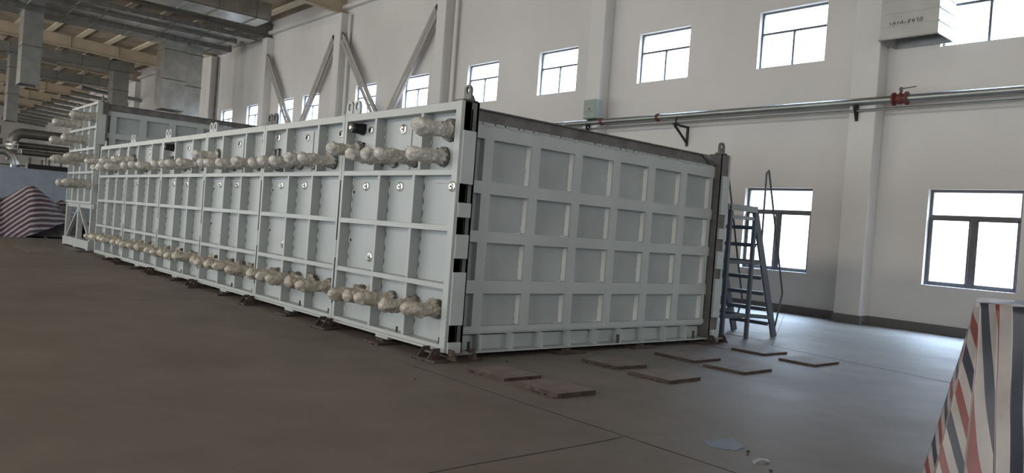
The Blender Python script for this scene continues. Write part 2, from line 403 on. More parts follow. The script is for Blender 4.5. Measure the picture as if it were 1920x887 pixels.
# stainless port covers
def port(y, z, r=.062, x=PL, ring=False, nm='port_cover'):
    m = MB(); m.tube([(x, y, z), (x - .012, y, z), (x - .016, y, z)], [r, r, r * .86], 24)
    if not ring:
        m.tube([(x - .016, y, z), (x - .03, y, z)], [r * .62, r * .5], 24); m.tube([(x - .03, y, z), (x - .05, y, z)], [r * .2, r * .17], 8)
        o = m.build(nm, M['stain'], casing, smooth='auto', label='round stainless blanking cover')
    else:
        o = m.build(nm, M['stain'], casing, smooth='auto', label='open stainless ring socket')
        h = MB(); h.disc((x - .018, y, z), (1, 0, 0), r * .55, .004, 16); h.build('bore', M['hole'], o)
    return o
for k in range(6):
    y0 = k * MODL
    port(y0 + 2.27, 2.03); port(y0 + 1.41, 2.03); port(y0 + 2.05, 1.06)
    if k in (0, 4): port(y0 + 1.41, 2.78, .066, PL - .012)
    else: port(y0 + 1.41, 2.78, .055, PL - .012, ring=True)
    if k in (0, 3, 5): port(y0 + 2.24, 2.81, .05, PL - .012, ring=True)
    else: port(y0 + .33, 2.79, .055, PL - .012, ring=True)
    if k == 1: port(y0 + 2.5, 2.83, .07, PL - .012)
    # small bracket pocket
    m = MB(); yb = y0 + 2.48; m.box(PL - .05, PL - .012, yb - .1, yb - .08, 2.50, 2.64); m.box(PL - .05, PL - .012, yb + .06, yb + .08, 2.50, 2.64)
    m.box(PL - .05, PL - .012, yb - .1, yb + .08, 2.62, 2.64); m.build('bracket', M['midsteel'], casing)
port(.065, 2.03, .062, -.004)
for k in (0, 3):
    y = k * MODL + 2.45; m = MB(); m.tube([(PL - .01, y, 2.83), (.10, y, 2.83), (.10, y, 2.83), (-.03, y, 2.83), (-.05, y, 2.83)], [.085, .085, .075, .068, .05], 24)
    o = m.build('rotary_drive', M['black'], casing, smooth='auto', label='black ribbed drive cylinder near the top edge')
    h = MB(); h.tube([(-.05, y, 2.83), (-.075, y, 2.83)], [.03, .024], 16); h.build('shaft_end', M['stain'], o, smooth='auto')
y = 3 * MODL + 2.2
# wrapped burner nozzles --------------------------------------------------
def wrap_mb(length, r, seed, gather=True, flare=0., x0=PL):
    """crumpled film round a horizontal nozzle pointing to -X, local origin on the flange centre"""
    n, rings = 36, 54; mb = MB(); vs = []; fs = []
    rnd = random.Random(seed); ph = rnd.uniform(0, 50); te = rnd.uniform(.76, .87); tq = rnd.uniform(1.5, 2.6)
    off = Vector((ph, ph * .7, ph * .3))
    fold = [(rnd.uniform(0, 2 * PI), rnd.uniform(-.6, .6), rnd.uniform(.2, .9), rnd.uniform(.006, .016)) for _ in range(6)]
    for i in range(rings + 1):
        t = i / rings; x = -length * t
        if t < .08: rr = r * 1.28 + (.02 * math.sin(t * 60)) * .3
        elif t < .18: rr = r * (1.28 - (t - .08) * 2.6)
        elif t < te: rr = r * (1.02 - .06 * math.sin((t - .18) * 5))
        else: q = (t - te) / (1 - te); rr = r * (1.02 - .06 * math.sin((te - .18) * 5)) * max(.02, max(0, 1 - q ** tq) ** .6)
        for k in range(n):
            a = 2 * PI * k / n
            p = Vector((x * 14, math.cos(a) * 1.3, math.sin(a) * 1.3)) + off
            d = noise.noise(p * .9) * .016 + (abs(noise.noise(p * 2.2)) - .2) * .026 + (abs(noise.noise(p * 4.5)) - .2) * .016
            for fa, sl, ft, am in fold:
                u = (a - fa - sl * (t * 6)) % (2 * PI); u = min(u, 2 * PI - u)
                d += am * math.exp(-(u * 4) ** 2) * (1 if abs(t - ft) < .35 else .3)
            if gather and t < .22: d += .012 * math.sin(a * 9 + seed) * (1 - t / .22) + .004
            if t > te: d *= (1 - t) / (1 - te) * .7 + .3
            sag = -.012 * math.sin(t * PI)
            q = rr + d
            vs.append((x + noise.noise(p * 1.7) * .01, q * math.cos(a), q * math.sin(a) + sag))
    for i in range(rings):
        for k in range(n):
            k2 = (k + 1) % n; fs.append((i * n + k, i * n + k2, (i + 1) * n + k2, (i + 1) * n + k))
    fs.append(tuple(range(n))); fs.append(tuple(rings * n + k for k in range(n)))
    mb.add(vs, fs)
    if flare:
        # loose tail of film standing up from the root
        m2 = 14; o = []
        for i in range(m2 + 1):
            a = PI * (.15 + .7 * i / m2)
            for j, q in enumerate((r * .9, r * 1.35, r * (1.7 + .25 * math.sin(i * 1.9 + seed)) * flare)):
                o.append((-.06 - .03 * j + .018 * math.sin(i * 2.3 + j), q * math.cos(a), q * math.sin(a)))
        b = len(o)
        o += [(x + .004, y, z) for x, y, z in o]; fs2 = []
        for i in range(m2):
            for j in range(2):
                q = i * 3 + j; fs2 += [(q, q + 1, q + 4, q + 3), (b + q + 3, b + q + 4, b + q + 1, b + q)]
        mb.add(o, fs2)
    return mb
protos = []
for s in range(5):
    for low in (0, 1):
        w = wrap_mb([.57, .60, .52, .55, .58][s] if not low else [.56, .54, .57, .52, .55][s], .075 if not low else .076, 11 * s + low * 5 + 2, True, (.0, 1., .0, .9, 0.)[s] if not low else (1., .8, 0., 1.1, .9)[s])
        r = .125 if not low else .115
        o = w.build('wrapped_nozzle', M['wrap'] if not low else M['dustwrap'], None, base=(0, 0, 0), smooth=True)
        f = MB(); f.disc((.0, 0, 0), (-1, 0, 0), r, .022, 28); f.disc((-.026, 0, 0), (-1, 0, 0), r, .02, 28)
        for q in range(8):
            an = q * PI / 4; f.disc((.0, (r - .018) * math.cos(an), (r - .018) * math.sin(an)), (-1, 0, 0), .011, .06, 6)
        fo = f.build('flange', M['midsteel'], o, base=(0, 0, 0), smooth='auto')
        bnd = MB(); x = -.30; bnd.tube([(x, 0, -.01), (x - .03, 0, -.011)], .083, 24)
        bo = bnd.build('tape_band', M['dustwrap'], o, base=(0, 0, 0), smooth='auto')
        protos.append((low, s, o))
used = set()
def nozzle(y, z, low, s, parent=casing, x=PL, roll=None, tilt=None, scale=1.):
    src = [p for p in protos if p[0] == low and p[1] == s][0][2]
    if (low, s) in used: o = copy_tree(src, parent)
    else: used.add((low, s)); o = src; o.parent = parent
    o.location = Vector((x, y, z)) - WORLD[parent.name]
    rr = random.uniform(-.25, .25) if roll is None else roll
    o.rotation_euler = (rr, random.uniform(-.03, .05) if tilt is None else tilt, random.uniform(-.05, .05)); o.scale = (scale,) * 3
    return o
random.seed(5)
for k in range(6):
    y0 = k * MODL
    for i, dy in enumerate((.36, .84, 1.36, 1.79, 2.2)):
        nozzle(y0 + dy + random.uniform(-.04, .04), .56, 1, (i + 2 * k) % 5)
    for i, dy in enumerate((.47, 1.10, 1.58, 1.95)):
        nozzle(y0 + dy + (.0 if k == 0 else random.uniform(-.03, .03)), 2.40 + (k > 2) * .02, 0, (i + k) % 5)
nozzle(.36, 2.72, 0, 2, roll=.3, tilt=.0, scale=1.12)
for y, z in ((2.55, 2.55), (7.96, 2.60), (13.65, 2.63), (14.72, 2.6), (16.2, 2.62)): nozzle(y, z, 0, int(y) % 5, tilt=-.06)
nozzle(5.0, 2.36, 0, 1)
# end face ------------------------------------------------------------------
XA, XB = .26, 5.20
rows = [(.38, .78), (.94, 1.40), (1.54, 1.99), (2.14, 2.65)]
cols = [(.30, .455)] + [(.60 + .778 * i, .60 + .778 * i + .63) for i in range(6)] + [(5.25 - .0, 5.25)]
Y1, Y2 = .10, .19
m = MB(); m.box(XA, XB + .02, Y2, Y2 + .015, .30, 2.85); m.build('end_plate', M['endplate'], casing)
m = MB(); bands = [(.31, .38), (.78, .94), (1.40, 1.54), (1.99, 2.14), (2.65, 2.83)]
for a, b in bands: m.box(XA, XB + .02, Y1, Y2, a, b)
vb = [(XA, .30), (.455, .60)] + [(.60 + .778 * i + .63, .60 + .778 * (i + 1)) for i in range(5)] + [(.60 + .778 * 5 + .63, 5.17)]
for a, b in rows:
    for c, d in vb: m.box(c, d, Y1 + .001, Y2, a, b)
for a, b in rows:
    for i in range(6):
        x = cols[i + 1][1]; z = a + .01
        while z < b - .03:
            h = random.uniform(.02, .06); m.box(x - .004, x, Y1 + .03, Y2, z, min(b, z + h), 1); m.box(x - .006 - random.uniform(.004, .016), x - .004, Y2 - .008, Y2, z, min(b, z + h), 1); z += h  # bright coat on the rib sides paints the light they catch, ragged at the root
        if random.random() < .6: m.box(x - random.uniform(.05, .1), x - .02, Y2 - .006, Y2, a, a + .008, 1)
m.build('end_rib_grid', [M['endpaint'], M['weld_lit']], casing)
m = MB(); m.box(XA + .02, XB + .03, .15, .17, 2.83, 2.985); m.box(XA + .02, XB + .03, .10, .30, 2.985, 3.0)
m.build('top_channel', M['midsteel'], casing, label='bare dark steel channel along the top edge')
m = MB(); x = XA + .03                              # torn film hanging at the top of the end panel
while x < XB - .1:
    w = random.uniform(.05, .22); h = random.uniform(.004, .03); m.add([(x, .094, 2.845), (x + w, .094, 2.845), (x + w, .094, 2.83 - h * random.random()), (x + w * .5, .09, 2.83 - h), (x, .094, 2.83 - h * .4),
        (x, .099, 2.845), (x + w, .099, 2.845), (x + w, .099, 2.83), (x + w * .5, .099, 2.83 - h), (x, .099, 2.83)], [(0, 1, 2, 3, 4), (9, 8, 7, 6, 5), (0, 5, 6, 1), (0, 4, 9, 5), (1, 6, 7, 2), (4, 3, 8, 9), (3, 2, 7, 8)]); x += w * .9
m.build('torn_film_edge', M['plate'], casing)
m = MB(); m.box(XA, XB + .02, Y1 + .02, Y1 + .12, .285, .31); m.box(XA, XB + .02, .02, .2, .07, .085); m.box(XA, XB + .02, .2, .215, .085, .285)
x = .57
while x < 5.2: m.box(x, x + .02, .05, .2, .085, .285); x += .515
m.build('bottom_beam', M['endpaint'], casing)
for sx in (0, 1):
    X = (lambda v: v) if not sx else (lambda v: CW - v)
    m = MB(); m.box(X(-.004), X(.045), -.006, .1, .098, 3.032); m.box(X(.045), X(.24), .03, .1, .1, 3.03) ; m.build('corner_post', M['paint'], casing)
    m = MB(); m.box(X(.045), X(.255), 0.0, .03, .09, 3.04); m.box(X(.225), X(.26), -.0, .22, .09, 3.04); m.build('corner_strip', M['blacksteel'], casing)
    for a, b in ((2.07, 2.69), (1.68, 1.85), (1.20, 1.48), (.42, 1.04), (.09, .22)):
        m = MB(); m.box(X(.03), X(.215), -.035, .0, a, b); m.box(X(.212), X(.216), -.035, .006, a + .01, b - .01, 1)
        m.build('cover_plate', [M['endpaint'], M['plate']], casing, bevel=.003)
m = MB(); m.add([(4.85, .12, 2.99), (5.22, .02, 2.99), (5.22, .3, 2.99), (4.85, .14, 2.99), (5.1, .12, 2.85), (5.22, .02, 2.85), (5.22, .3, 2.85), (5.1, .14, 2.85)], [(0, 1, 2, 3), (7, 6, 5, 4), (0, 4, 5, 1), (1, 5, 6, 2), (2, 6, 7, 3), (3, 7, 4, 0)])
m.build('corner_gusset', M['midsteel'], casing)
# lifting lugs
def lug(x, y, z, h=.19, w=.13, ax='x', parent=casing, mt='paint', t=.03):
    m = MB(); n = 12; pro = [(-w / 2, 0), (w / 2, 0), (w / 2, h - w / 2)] + [(w / 2 * math.cos(PI * i / n), h - w / 2 + w / 2 * math.sin(PI * i / n)) for i in range(1, n)] + [(-w / 2, h - w / 2)]
    # plate with a real hole: outer profile bridged to the hole ring
    hr = w * .24; hc = h - w / 2; N = len(pro); hole = []
    for (a, b) in pro:
        an = math.atan2(b - hc, a); hole.append((hr * math.cos(an), hc + hr * 1.35 * math.sin(an)))
    vs = []
    for s in (-t / 2, t / 2):
        for (a, b) in pro + hole: vs.append((x + s, y + a, z + b) if ax == 'x' else (x + a, y + s, z + b))
    K = 2 * N; fs = []
    for i in range(N):
        j = (i + 1) % N
        fs += [(i, j, N + j, N + i), (K + i, K + N + i, K + N + j, K + j), (i, K + i, K + j, j), (N + i, N + j, K + N + j, K + N + i)]
    m.add(vs, fs)
    if ax == 'x': m.box(x - .05, x + .05, y - w * .62, y + w * .62, z - .01, z + .02)
    else: m.box(x - w * .62, x + w * .62, y - .05, y + .05, z - .01, z + .02)
    return m.build('lifting_lug', M[mt], parent)
lug(.15, .09, 3.05, .19, .13, mt='midsteel')
for k in range(1, 6):
    for d in (-.105, .105): lug(.10, k * MODL - .06 + d, 3.03, .215, .18, mt='paint' if k != 2 else 'midsteel')
lug(.10, CL - .1, 3.03, .17, .12)
lug(CW - .2, .05, 3.04, .19, .15, 'y', mt='midsteel')
m = MB(); m.box(.02, .24, -.0, .2, 3.03, 3.055); m.tube([(.2, .1, 3.05), (.24, .12, 3.12), (.26, .1, 3.05)], .02, 8); m.build('lug_pad', M['blacksteel'], casing)
for i in range(6): 
    m = MB(); x = .42 + i * .9; m.tube([(x, .08, .085), (x, .08, .20)], .018, 8)
    if i in (0, 3, 5): m.build('jack_bolt', M['rust'], casing)
for k in range(6):
    for yy, rr in ((1.1, .013), (.18, .010)):
        m = MB(); m.tube([(.05, k * MODL + yy, .13), (.05, k * MODL + yy, .25)], rr, 8); m.build('jack_bolt', M['rust'], casing)

# ================================================================== FLOOR PLATES AND JACKS
def plate_mb(x0, x1, y0, y1, h, seed):
    r = random.Random(seed); m = MB(); j = lambda: r.uniform(-.02, .02)
    c = [(x0 + j(), y0 + j()), (x1 + j(), y0 + j()), (x1 + j(), y1 + j()), (x0 + j(), y1 + j())]
    m.add([(a, b, .0) for a, b in c] + [(a, b, h) for a, b in c], [(3, 2, 1, 0)], 1)
    o = len(m.v) - 8
    m.f += [(o + 4, o + 5, o + 6, o + 7)]; m.mi += [0]
    for i in range(4): k = (i + 1) % 4; m.f += [(o + i, o + k, o + 4 + k, o + 4 + i)]; m.mi += [1]
    # lumps of grout squeezed out beneath the edge
    for i in range(14):
        e = r.randrange(4); t = r.random(); a = Vector(c[e] + (0,)).lerp(Vector(c[(e + 1) % 4] + (0,)), t)
        s = r.uniform(.01, .03); m.box(a.x - s, a.x + s, a.y - s * .6, a.y + s * .6, 0, r.uniform(.004, .014), 1)
    return m
PLT = [(-.07, .45, -1.17, -.56, .035, 'thick brown steel plate on the floor closest to the near casing corner'),
       (-.07, .42, -1.99, -1.36, .045, 'reddish brown steel plate lying nearest the viewer'),
       (1.75, 2.30, -1.13, -.52, .04, 'brown steel plate in the second row, closer to the casing end'),
       (1.71, 2.28, -1.95, -1.37, .04, 'brown steel plate in the second row, farther from the casing end'),
       (3.28, 3.88, -1.13, -.47, .035, 'brown steel plate in the third row, closer to the casing end'),
       (3.20, 3.84, -1.95, -1.34, .035, 'brown steel plate in the third row, farther from the casing end'),
       (5.03, 5.66, -1.12, -.57, .035, 'floor plate in the row beside the ladder, closer to the casing'),
       (4.92, 5.60, -1.95, -1.42, .035, 'rightmost loose floor plate, nearest the striped cover')]
for i, (a, b, c, d, h, lb) in enumerate(PLT):
    o = plate_mb(a, b, c, d, h, i).build('floor_plate', [M['rustplate'], M['rust']]); tag(o, lb, 'steel plate', 'loose steel plates on the floor')
def jack(x, y, idx, lb, corner='', big=.5):
    t = thing('leveling_plate', (x, y, 0), lb, 'base plate', 'base plates under the long casing')
    m = plate_mb(x - big * .5, x + big * .5, y - .2, y + .2, .03, 50 + idx); m.build('base_plate', [M['rust'], M['rust']], t)
    m = MB(); m.box(x - .08, x + .08, y - .08, y + .08, .03, .056); m.build('shim_pack', M['rust'], t)
    def gus(p, q, w):      # triangular cheek from p (outer foot) to q (inner top), thickness w
        p = Vector(p); q = Vector(q); d = Vector((q.x - p.x, q.y - p.y, 0)); s = Vector((-d.y, d.x, 0)).normalized() * w
        pr = [p, p + d, p + d + Vector((0, 0, .12)), p + d * .45 + Vector((0, 0, .12))]
        m = MB(); m.add([v - s for v in pr] + [v + s for v in pr], [(0, 1, 2, 3), (7, 6, 5, 4), (0, 4, 5, 1), (1, 5, 6, 2), (2, 6, 7, 3), (3, 7, 4, 0)]); m.build('jacking_bracket', M['rust'], t)
    if 'e' in corner:
        for dx in (-.13, .17): gus((x + dx, -.22, .03), (x + dx, -.05, .03), .010)
        m = MB(); m.tube([(x - .15, -.12, .095), (x + .19, -.12, .095)], .014, 8); m.build('jacking_screw', M['midsteel'], t)
    if 's' in corner:
        for dy in (-.09, .11): gus((-.21, y + dy, .03), (-.04, y + dy, .03), .010)
        m = MB(); m.tube([(-.11, y - .11, .095), (-.11, y + .13, .095)], .014, 8); m.build('jacking_screw', M['midsteel'], t)
    return t
names_p = ['first', 'second', 'third', 'fourth', 'fifth', 'sixth']
jack(.16, .12, 0, 'stacked rusty plates with jacking brackets under the near corner of the casing', 'es', .70)
for k in range(6):
    jack(.05, k * MODL + 1.37, k + 1, 'rusty base plate under the %s bay of the long side, counted from the near corner' % names_p[k], big=.42)
    if k: jack(.02, k * MODL - .05, k + 7, 'rusty base plate with jacking bracket under the %s module joint from the near corner' % names_p[k - 1], 's', .5)
for i, x in enumerate((2.05, 3.6)): jack(x, .12, 20 + i, ('left' if i == 0 else 'right') + ' one of two rusty plates under the middle of the casing end', big=.5)
jack(5.28, .12, 25, 'rusty plates with bracket under the casing corner beside the ladder', 'e', .6)

# ================================================================== LADDER (mobile platform steps)
lad = thing('platform_ladder', (6.75, .6, 0), 'dark blue grey steel platform ladder with thin handrails beside the casing', 'ladder')
LY0, LY1 = .18, 1.0
def str_x(z): return 7.50 - z * (.93 / 2.25)
for y in (LY0, LY1):
    m = MB(); m.bar((7.51, y, .0), (6.57, y, 2.27), .035, .15, up=(1, 0, .4)); m.build('stringer', M['ladder'], lad)
    m = MB()
    pts = [(7.50, y, .10), (7.70, y, .80), (6.93, y, 2.96), (6.86, y, 2.90), (6.87, y, 1.30)]
    if y == LY1: pts = [(7.50, y, .10), (7.70, y, .60), (6.91, y, 2.96), (6.86, y, 2.90), (6.87, y, 1.30)]
    for a, b in zip(pts, pts[1:]): m.tube([a, b], .017, 8)
    m.build('handrail', M['ladder'], lad)
for z in (.24, .50, .78, 1.06, 1.34, 1.63, 1.93):
    m = MB(); x = str_x(z); m.box(x - .10, x + .08, LY0 + .018, LY1 - .018, z, z + .03); m.box(x - .10, x - .085, LY0 + .018, LY1 - .018, z - .035, z)
    m.build('tread', M['ladder'], lad)
for x in (6.60, 5.85):
    for y in (LY0, LY1):
        m = MB(); m.bar((x, y, 0), (x, y, 2.26), .06, .06, up=(1, 0, 0)); m.build('leg', M['ladder'], lad)
m = MB(); m.box(5.82, 6.62, LY0 - .02, LY1 + .02, 2.25, 2.28)
for y in (LY0 - .035, LY1 + .02): m.box(5.82, 6.62, y, y + .015, 2.19, 2.29)
m.box(5.80, 5.82, LY0, LY1, 2.19, 2.29); m.build('platform', M['ladder_lit'], lad)
m = MB()
for z in (2.08,):
    for y in (LY0, ): m.box(5.88, 6.57, y - .012, y + .012, z - .03, z + .03)
m.box(5.82, 5.88, LY0 - .02, LY0 + .02, 2.03, 2.25)
m.build('top_cross_bar', M['ladder_lit'], lad)
for a, b, h in (((5.85, LY0, .40), (6.57, LY0, .40), .07), ((6.63, LY0, .40), (7.30, LY0, .36), .07), ((5.85, LY0, 1.32), (6.57, LY0, 1.32), .06), ((6.63, LY0, 1.32), (6.90, LY0, 1.32), .06), ((5.85, LY1, .40), (7.3, LY1, .40), .07)):
    m = MB(); m.bar(a, b, .03, h); m.build('brace', M['ladder'], lad)
for x in (6.6, 5.85):
    for z in (.40, 1.32): m = MB(); m.bar((x, LY0 + .03, z), (x, LY1 - .03, z), .03, .06); m.build('brace', M['ladder'], lad)
# ================================================================== STRIPED TARPAULINS
def draped(name, top, bot, zt, label, cat, per, mt, seed, closed, useg=10, vseg=26, slants=None, wob=.03):
    """sheet hanging from the top outline to the floor outline; each outline point is (x, y, cloth u)"""
    mb = MB(); uvs = []; n = len(top); cols = []
    for i in range(n - 1):
        for a in range(useg): cols.append((i, a / useg))
    cols.append((n - 2, 1.0))
    for (i, f) in cols:
        T0, T1, B0, B1 = top[i], top[i + 1], bot[i], bot[i + 1]
        tx = T0[0] + (T1[0] - T0[0]) * f; ty = T0[1] + (T1[1] - T0[1]) * f; tz = zt + (T0[3] + (T1[3] - T0[3]) * f)
        bx = B0[0] + (B1[0] - B0[0]) * f; by = B0[1] + (B1[1] - B0[1]) * f
        ut = T0[2] + (T1[2] - T0[2]) * f; ub = B0[2] + (B1[2] - B0[2]) * f
        for v in range(vseg + 1):
            t = v / vseg; z = tz * (1 - t)
            p = Vector((tx + (bx - tx) * t, ty + (by - ty) * t, z))
            q = noise.noise(p * 2.1 + Vector((seed, 0, 0))) * wob + noise.noise(p * 6 + Vector((seed, 0, 0))) * wob * .4
            d = Vector((by * 0 + 1, .6, 0)); mb.v.append(p + Vector((q, q * .8, noise.noise(p * 3) * wob * .3 * (1 if 0 < v < vseg else 0))))
            uvs.append((ut + (ub - ut) * t + q * .4, t))
    for i in range(len(cols) - 1):
        for v in range(vseg):
            a = i * (vseg + 1) + v; mb.f.append((a, a + 1, a + vseg + 2, a + vseg + 1)); mb.mi.append(0)
    return mb, uvs, cols
# cover close to the camera at the right
TOP = [(-.60, -5.676, .02, 0), (-1.14, -5.841, .03, 0), (-1.143, -5.845, .04, 0), (-1.254, -5.901, .07, 0), (-1.253, -5.907, .075, 0), (-1.215, -5.965, .22, 0), (-1.225, -5.972, .255, 0), (-1.28, -6.04, .315, 0), (-1.275, -6.085, .38, 0), (-1.30, -6.20, .52, 0), (-1.32, -6.7, 1.0, 0), (-.35, -7.0, 2.0, 0), (.4, -6.2, 3.1, 0), (-.60, -5.676, 4.2, 0)]
BOT = [(-1.50, -5.67, -1.76, 0), (-1.48, -5.755, -1.64, 0), (-1.47, -5.763, -1.06, 0), (-1.42, -5.935, -.76, 0), (-1.425, -5.945, -.18, 0), (-1.47, -6.10, -.10, 0), (-1.45, -6.11, .28, 0), (-1.43, -6.16, .315, 0), (-1.39, -6.21, .38, 0), (-1.40, -6.32, .54, 0), (-1.42, -6.85, 1.05, 0), (-.25, -7.1, 2.1, 0), (.5, -6.25, 3.3, 0), (-1.50, -5.67, 5.1, 0)]
mb, uvs, cols = draped('tarp', TOP, BOT, 1.40, '', '', .4, 'tarp', 3, True, wob=.014, vseg=40)
# gathered top sheet
cen = (-.60, -6.30, 1.405); b = len(mb.v); nv = 41; K = len(cols)
for r in range(1, 9):
    t = r / 8
    for i in range(K):
        p = mb.v[i * nv]; q = Vector(cen); x = p.lerp(q, t); x.z = p.z + .006 * min(1, t * 4) + .008 * noise.noise(Vector((x.x * 7, x.y * 7, r))) * min(1, t * 4)
        mb.v.append(x); uvs.append((uvs[i * nv][0] + t * .15, t))
for i in range(K - 1):
    mb.f.append((i * nv, (i + 1) * nv, b + i + 1, b + i)); mb.mi.append(0)
    for r in range(7): a = b + r * K + i; mb.f.append((a, a + 1, a + K + 1, a + K)); mb.mi.append(0)
mb.uv = uvs
o = mb.build('tarpaulin_cover', M['tarp'], smooth=True); so = o.modifiers.new('thick', 'SOLIDIFY'); so.thickness = .004
tag(o, 'red white and dark blue striped tarpaulin over a stack at the right edge', 'tarpaulin')
# striped heap far left
def heap(x, y):
    """cloth height over the covered machine"""
    def bump(cx, cy, sx, sy, h): return h * max(0, 1 - abs((x - cx) / sx) ** 1.15 - abs((y - cy) / sy) ** 2.2)
    h = max(bump(-.10, 26.0, 2.3, 1.6, 1.90), bump(1.0, 26.3, 1.2, 1.3, 1.42), bump(-1.2, 26.2, 1.9, 1.6, 1.45), bump(-2.6, 26.4, 2.0, 1.6, 1.2))
    h += .05 * noise.noise(Vector((x * 1.3, y * 1.3, 4))) + .03 * noise.noise(Vector((x * 4, y * 4, 9)))
    return h
mb = MB(); uvs = []; nx, ny = 90, 50
for i in range(nx + 1):
    for j in range(ny + 1):
        x = -4.2 + 6.2 * i / nx; y = 24.3 + 3.6 * j / ny; lim = .02 + .72 * max(0, min(1, (x + .5) / 1.7)) * (1 if y < 25.8 else .0)
        h = max(lim, heap(x, y)); mb.v.append(Vector((x, y, h)))
        uvs.append((h * 1.0 + (y - 25) * .30 - .13 * x - .85 * min(0, x + .25) * (1 if x > -1.1 else 0) + (.72 if x <= -1.1 else 0) + .07 * noise.noise(Vector((x * 1.5, y, 2))), x))
for i in range(nx):
    for j in range(ny):
        a = i * (ny + 1) + j
        if max(heap(mb.v[q].x, mb.v[q].y) - mb.v[q].z for q in (a, a + 1, a + ny + 1, a + ny + 2)) > -.02: mb.f.append((a, a + ny + 1, a + ny + 2, a + 1)); mb.mi.append(0)
mb.uv = uvs
o = mb.build('tarpaulin_cover', M['tarp2'], smooth=True); so = o.modifiers.new('thick', 'SOLIDIFY'); so.thickness = .01
tag(o, 'dark and white striped tarpaulin heap before the pale blue partition', 'tarpaulin')
m = MB(); m.box(-.9, 1.5, 25.3, 26.9, .05, .72); m.box(-.6, 1.2, 25.5, 26.8, .72, 1.2)
for x in (-.8, .3, 1.35): m.box(x, x + .12, 25.2, 27.0, 0, .06)
tag(m.build('covered_machine', M['midsteel']), 'dark machine standing under the far striped tarpaulin', 'machine')
m = MB(); m.box(-4.5, .9, 24.12, 24.2, 0, .05); tag(m.build('floor_rail', M['midsteel']), 'thin steel rail on the floor in front of the far tarpaulin', 'rail')
m = MB(); m.box(-1.4, -.55, 17.2, 19.7, 0, .006); struct(m.build('trim_%d' % tn, M['rustplate']), 'darker flush floor cover left of the raised casing', 'floor cover'); tn += 1
# ================================================================== PARTITION
m = MB(); m.box(-9, 3.2, 31, 31.1, 0, 2.62)
for i in range(12): m.box(-9 + i * 1.05, -8.985 + i * 1.05, 30.995, 31, .05, 2.6)
m.box(-9, 3.2, 30.97, 31.13, 2.60, 2.64)
tag(m.build('partition_panel', M['partition']), 'plain pale blue partition behind the far striped tarpaulin', 'partition')
# ================================================================== SECOND CASING, RAISED ON A STAND
BX, BY, BW, BL = .26, 18.35, 5.5, 3.45; Z0, Z1 = 1.40, 4.48
c2 = thing('raised_furnace_casing', (BX + BW / 2, BY + BL / 2, Z0), 'second grey furnace casing raised on a stand behind the long casing', 'furnace casing')
m = MB(); m.box(BX + .14, BX + BW - .14, BY + .2, BY + BL, Z0 + .05, Z1 - .2); m.build('shell', M['endplate'], c2)
m = MB(); m.box(BX, BX + .14, BY, BY + .06, Z0, Z1); m.box(BX, BX + .14, BY + BL - .06, BY + BL, Z0, Z1)
for z in (Z0 + .04, 2.36, 3.08, 3.72, Z1 - .04): m.box(BX + .001, BX + .14, BY + .06, BY + BL - .06, z - .035, z + .035)
for f in (.25, .5, .75):
    y = BY + BL * f
    zz = [Z0 + .075, 2.325, 2.395, 3.045, 3.115, 3.685, 3.755, Z1 - .075]
    for a, b in zip(zz[::2], zz[1::2]): m.box(BX + .002, BX + .14, y - .025, y + .025, a, b)
m.build('side_rib_frame', M['paint'], c2)
m = MB(); m.box(BX + .13, BX + .15, BY, BY + BL, Z0, Z1 - .02); m.build('side_plate', M['endpaint'], c2)
m = MB(); m.box(BX + .3, BX + BW - .3, BY + .16, BY + .2, Z0, Z1 - .25); m.build('end_plate', M['endplate'], c2)
m = MB(); g = [(BX + .30, BX + .345), (BX + .52, BX + .68), ]
x = BX + .52; xs = []
while x < BX + BW - .4: xs.append(x); x += .86
zr = [(1.45, 1.6), (2.1, 2.28), (2.85, 3.02), (3.44, 3.60), (4.09, 4.22)]
zr = [(1.42, 1.6), (2.08, 2.25), (2.75, 2.92), (3.42, 3.58), (4.09, 4.24)]
for a, b in zr: m.box(BX + .28, BX + BW - .28, BY + .06, BY + .16, a, b)
for x in xs:
    for (a, b), (c, d) in zip(zr, zr[1:]): m.box(x - .15, x + .03, BY + .061, BY + .16, b, c)
m.build('end_rib_grid', M['endpaint'], c2)
m = MB(); m.box(BX + .28, BX + BW - .25, BY + .04, BY + .08, 4.27, Z1 - .04); m.box(BX + .28, BX + BW - .25, BY - .0, BY + .2, Z1 - .06, Z1 - .04); m.build('top_channel', M['midsteel'], c2, label='bare dark channel along its top')
m = MB(); m.box(BX + .12, BX + .28, BY + .01, BY + .1, Z0, Z1); m.box(BX + .24, BX + .30, BY - .02, BY + .2, Z0, Z1); m.build('corner_strip', M['blacksteel'], c2)
for a, b in ((3.20, 4.10), (2.0, 2.72), (1.4, 1.75)):
    m = MB(); m.box(BX + .06, BX + .24, BY - .03, BY + .01, a, b); m.build('cover_plate', M['endpaint'], c2)
m = MB(); m.box(BX + .02, BX + .06, BY - .005, BY + .1, Z0, Z1); m.build('corner_post', M['paint'], c2)
lug(BX + .14, BY + .08, Z1, .2, .13, parent=c2, mt='midsteel'); lug(BX + .1, BY + BL - .3, Z1, .2, .13, parent=c2, mt='midsteel')
random.seed(9)
def long_nozzle(y, z, L, seed, y2=None):
    w = wrap_mb(L, .125, seed, True, 0, x0=BX)
    o = w.build('wrapped_nozzle', M['wrap'], c2, base=Vector((BX + .1, y, z)) - WORLD[c2.name], smooth=True) if False else None
    o = w.build('wrapped_nozzle', M['film'], None, base=(0, 0, 0), smooth=True); o.parent = c2; o.location = Vector((BX + .14, y, z)) - WORLD[c2.name]
    WORLD[o.name] = WORLD[c2.name] + Vector(o.location)
    f = MB(); f.disc((0, 0, 0), (-1, 0, 0), .16, .05, 20); fo = f.build('flange', M['midsteel'], None, base=(0, 0, 0), smooth='auto'); fo.parent = o
    return o
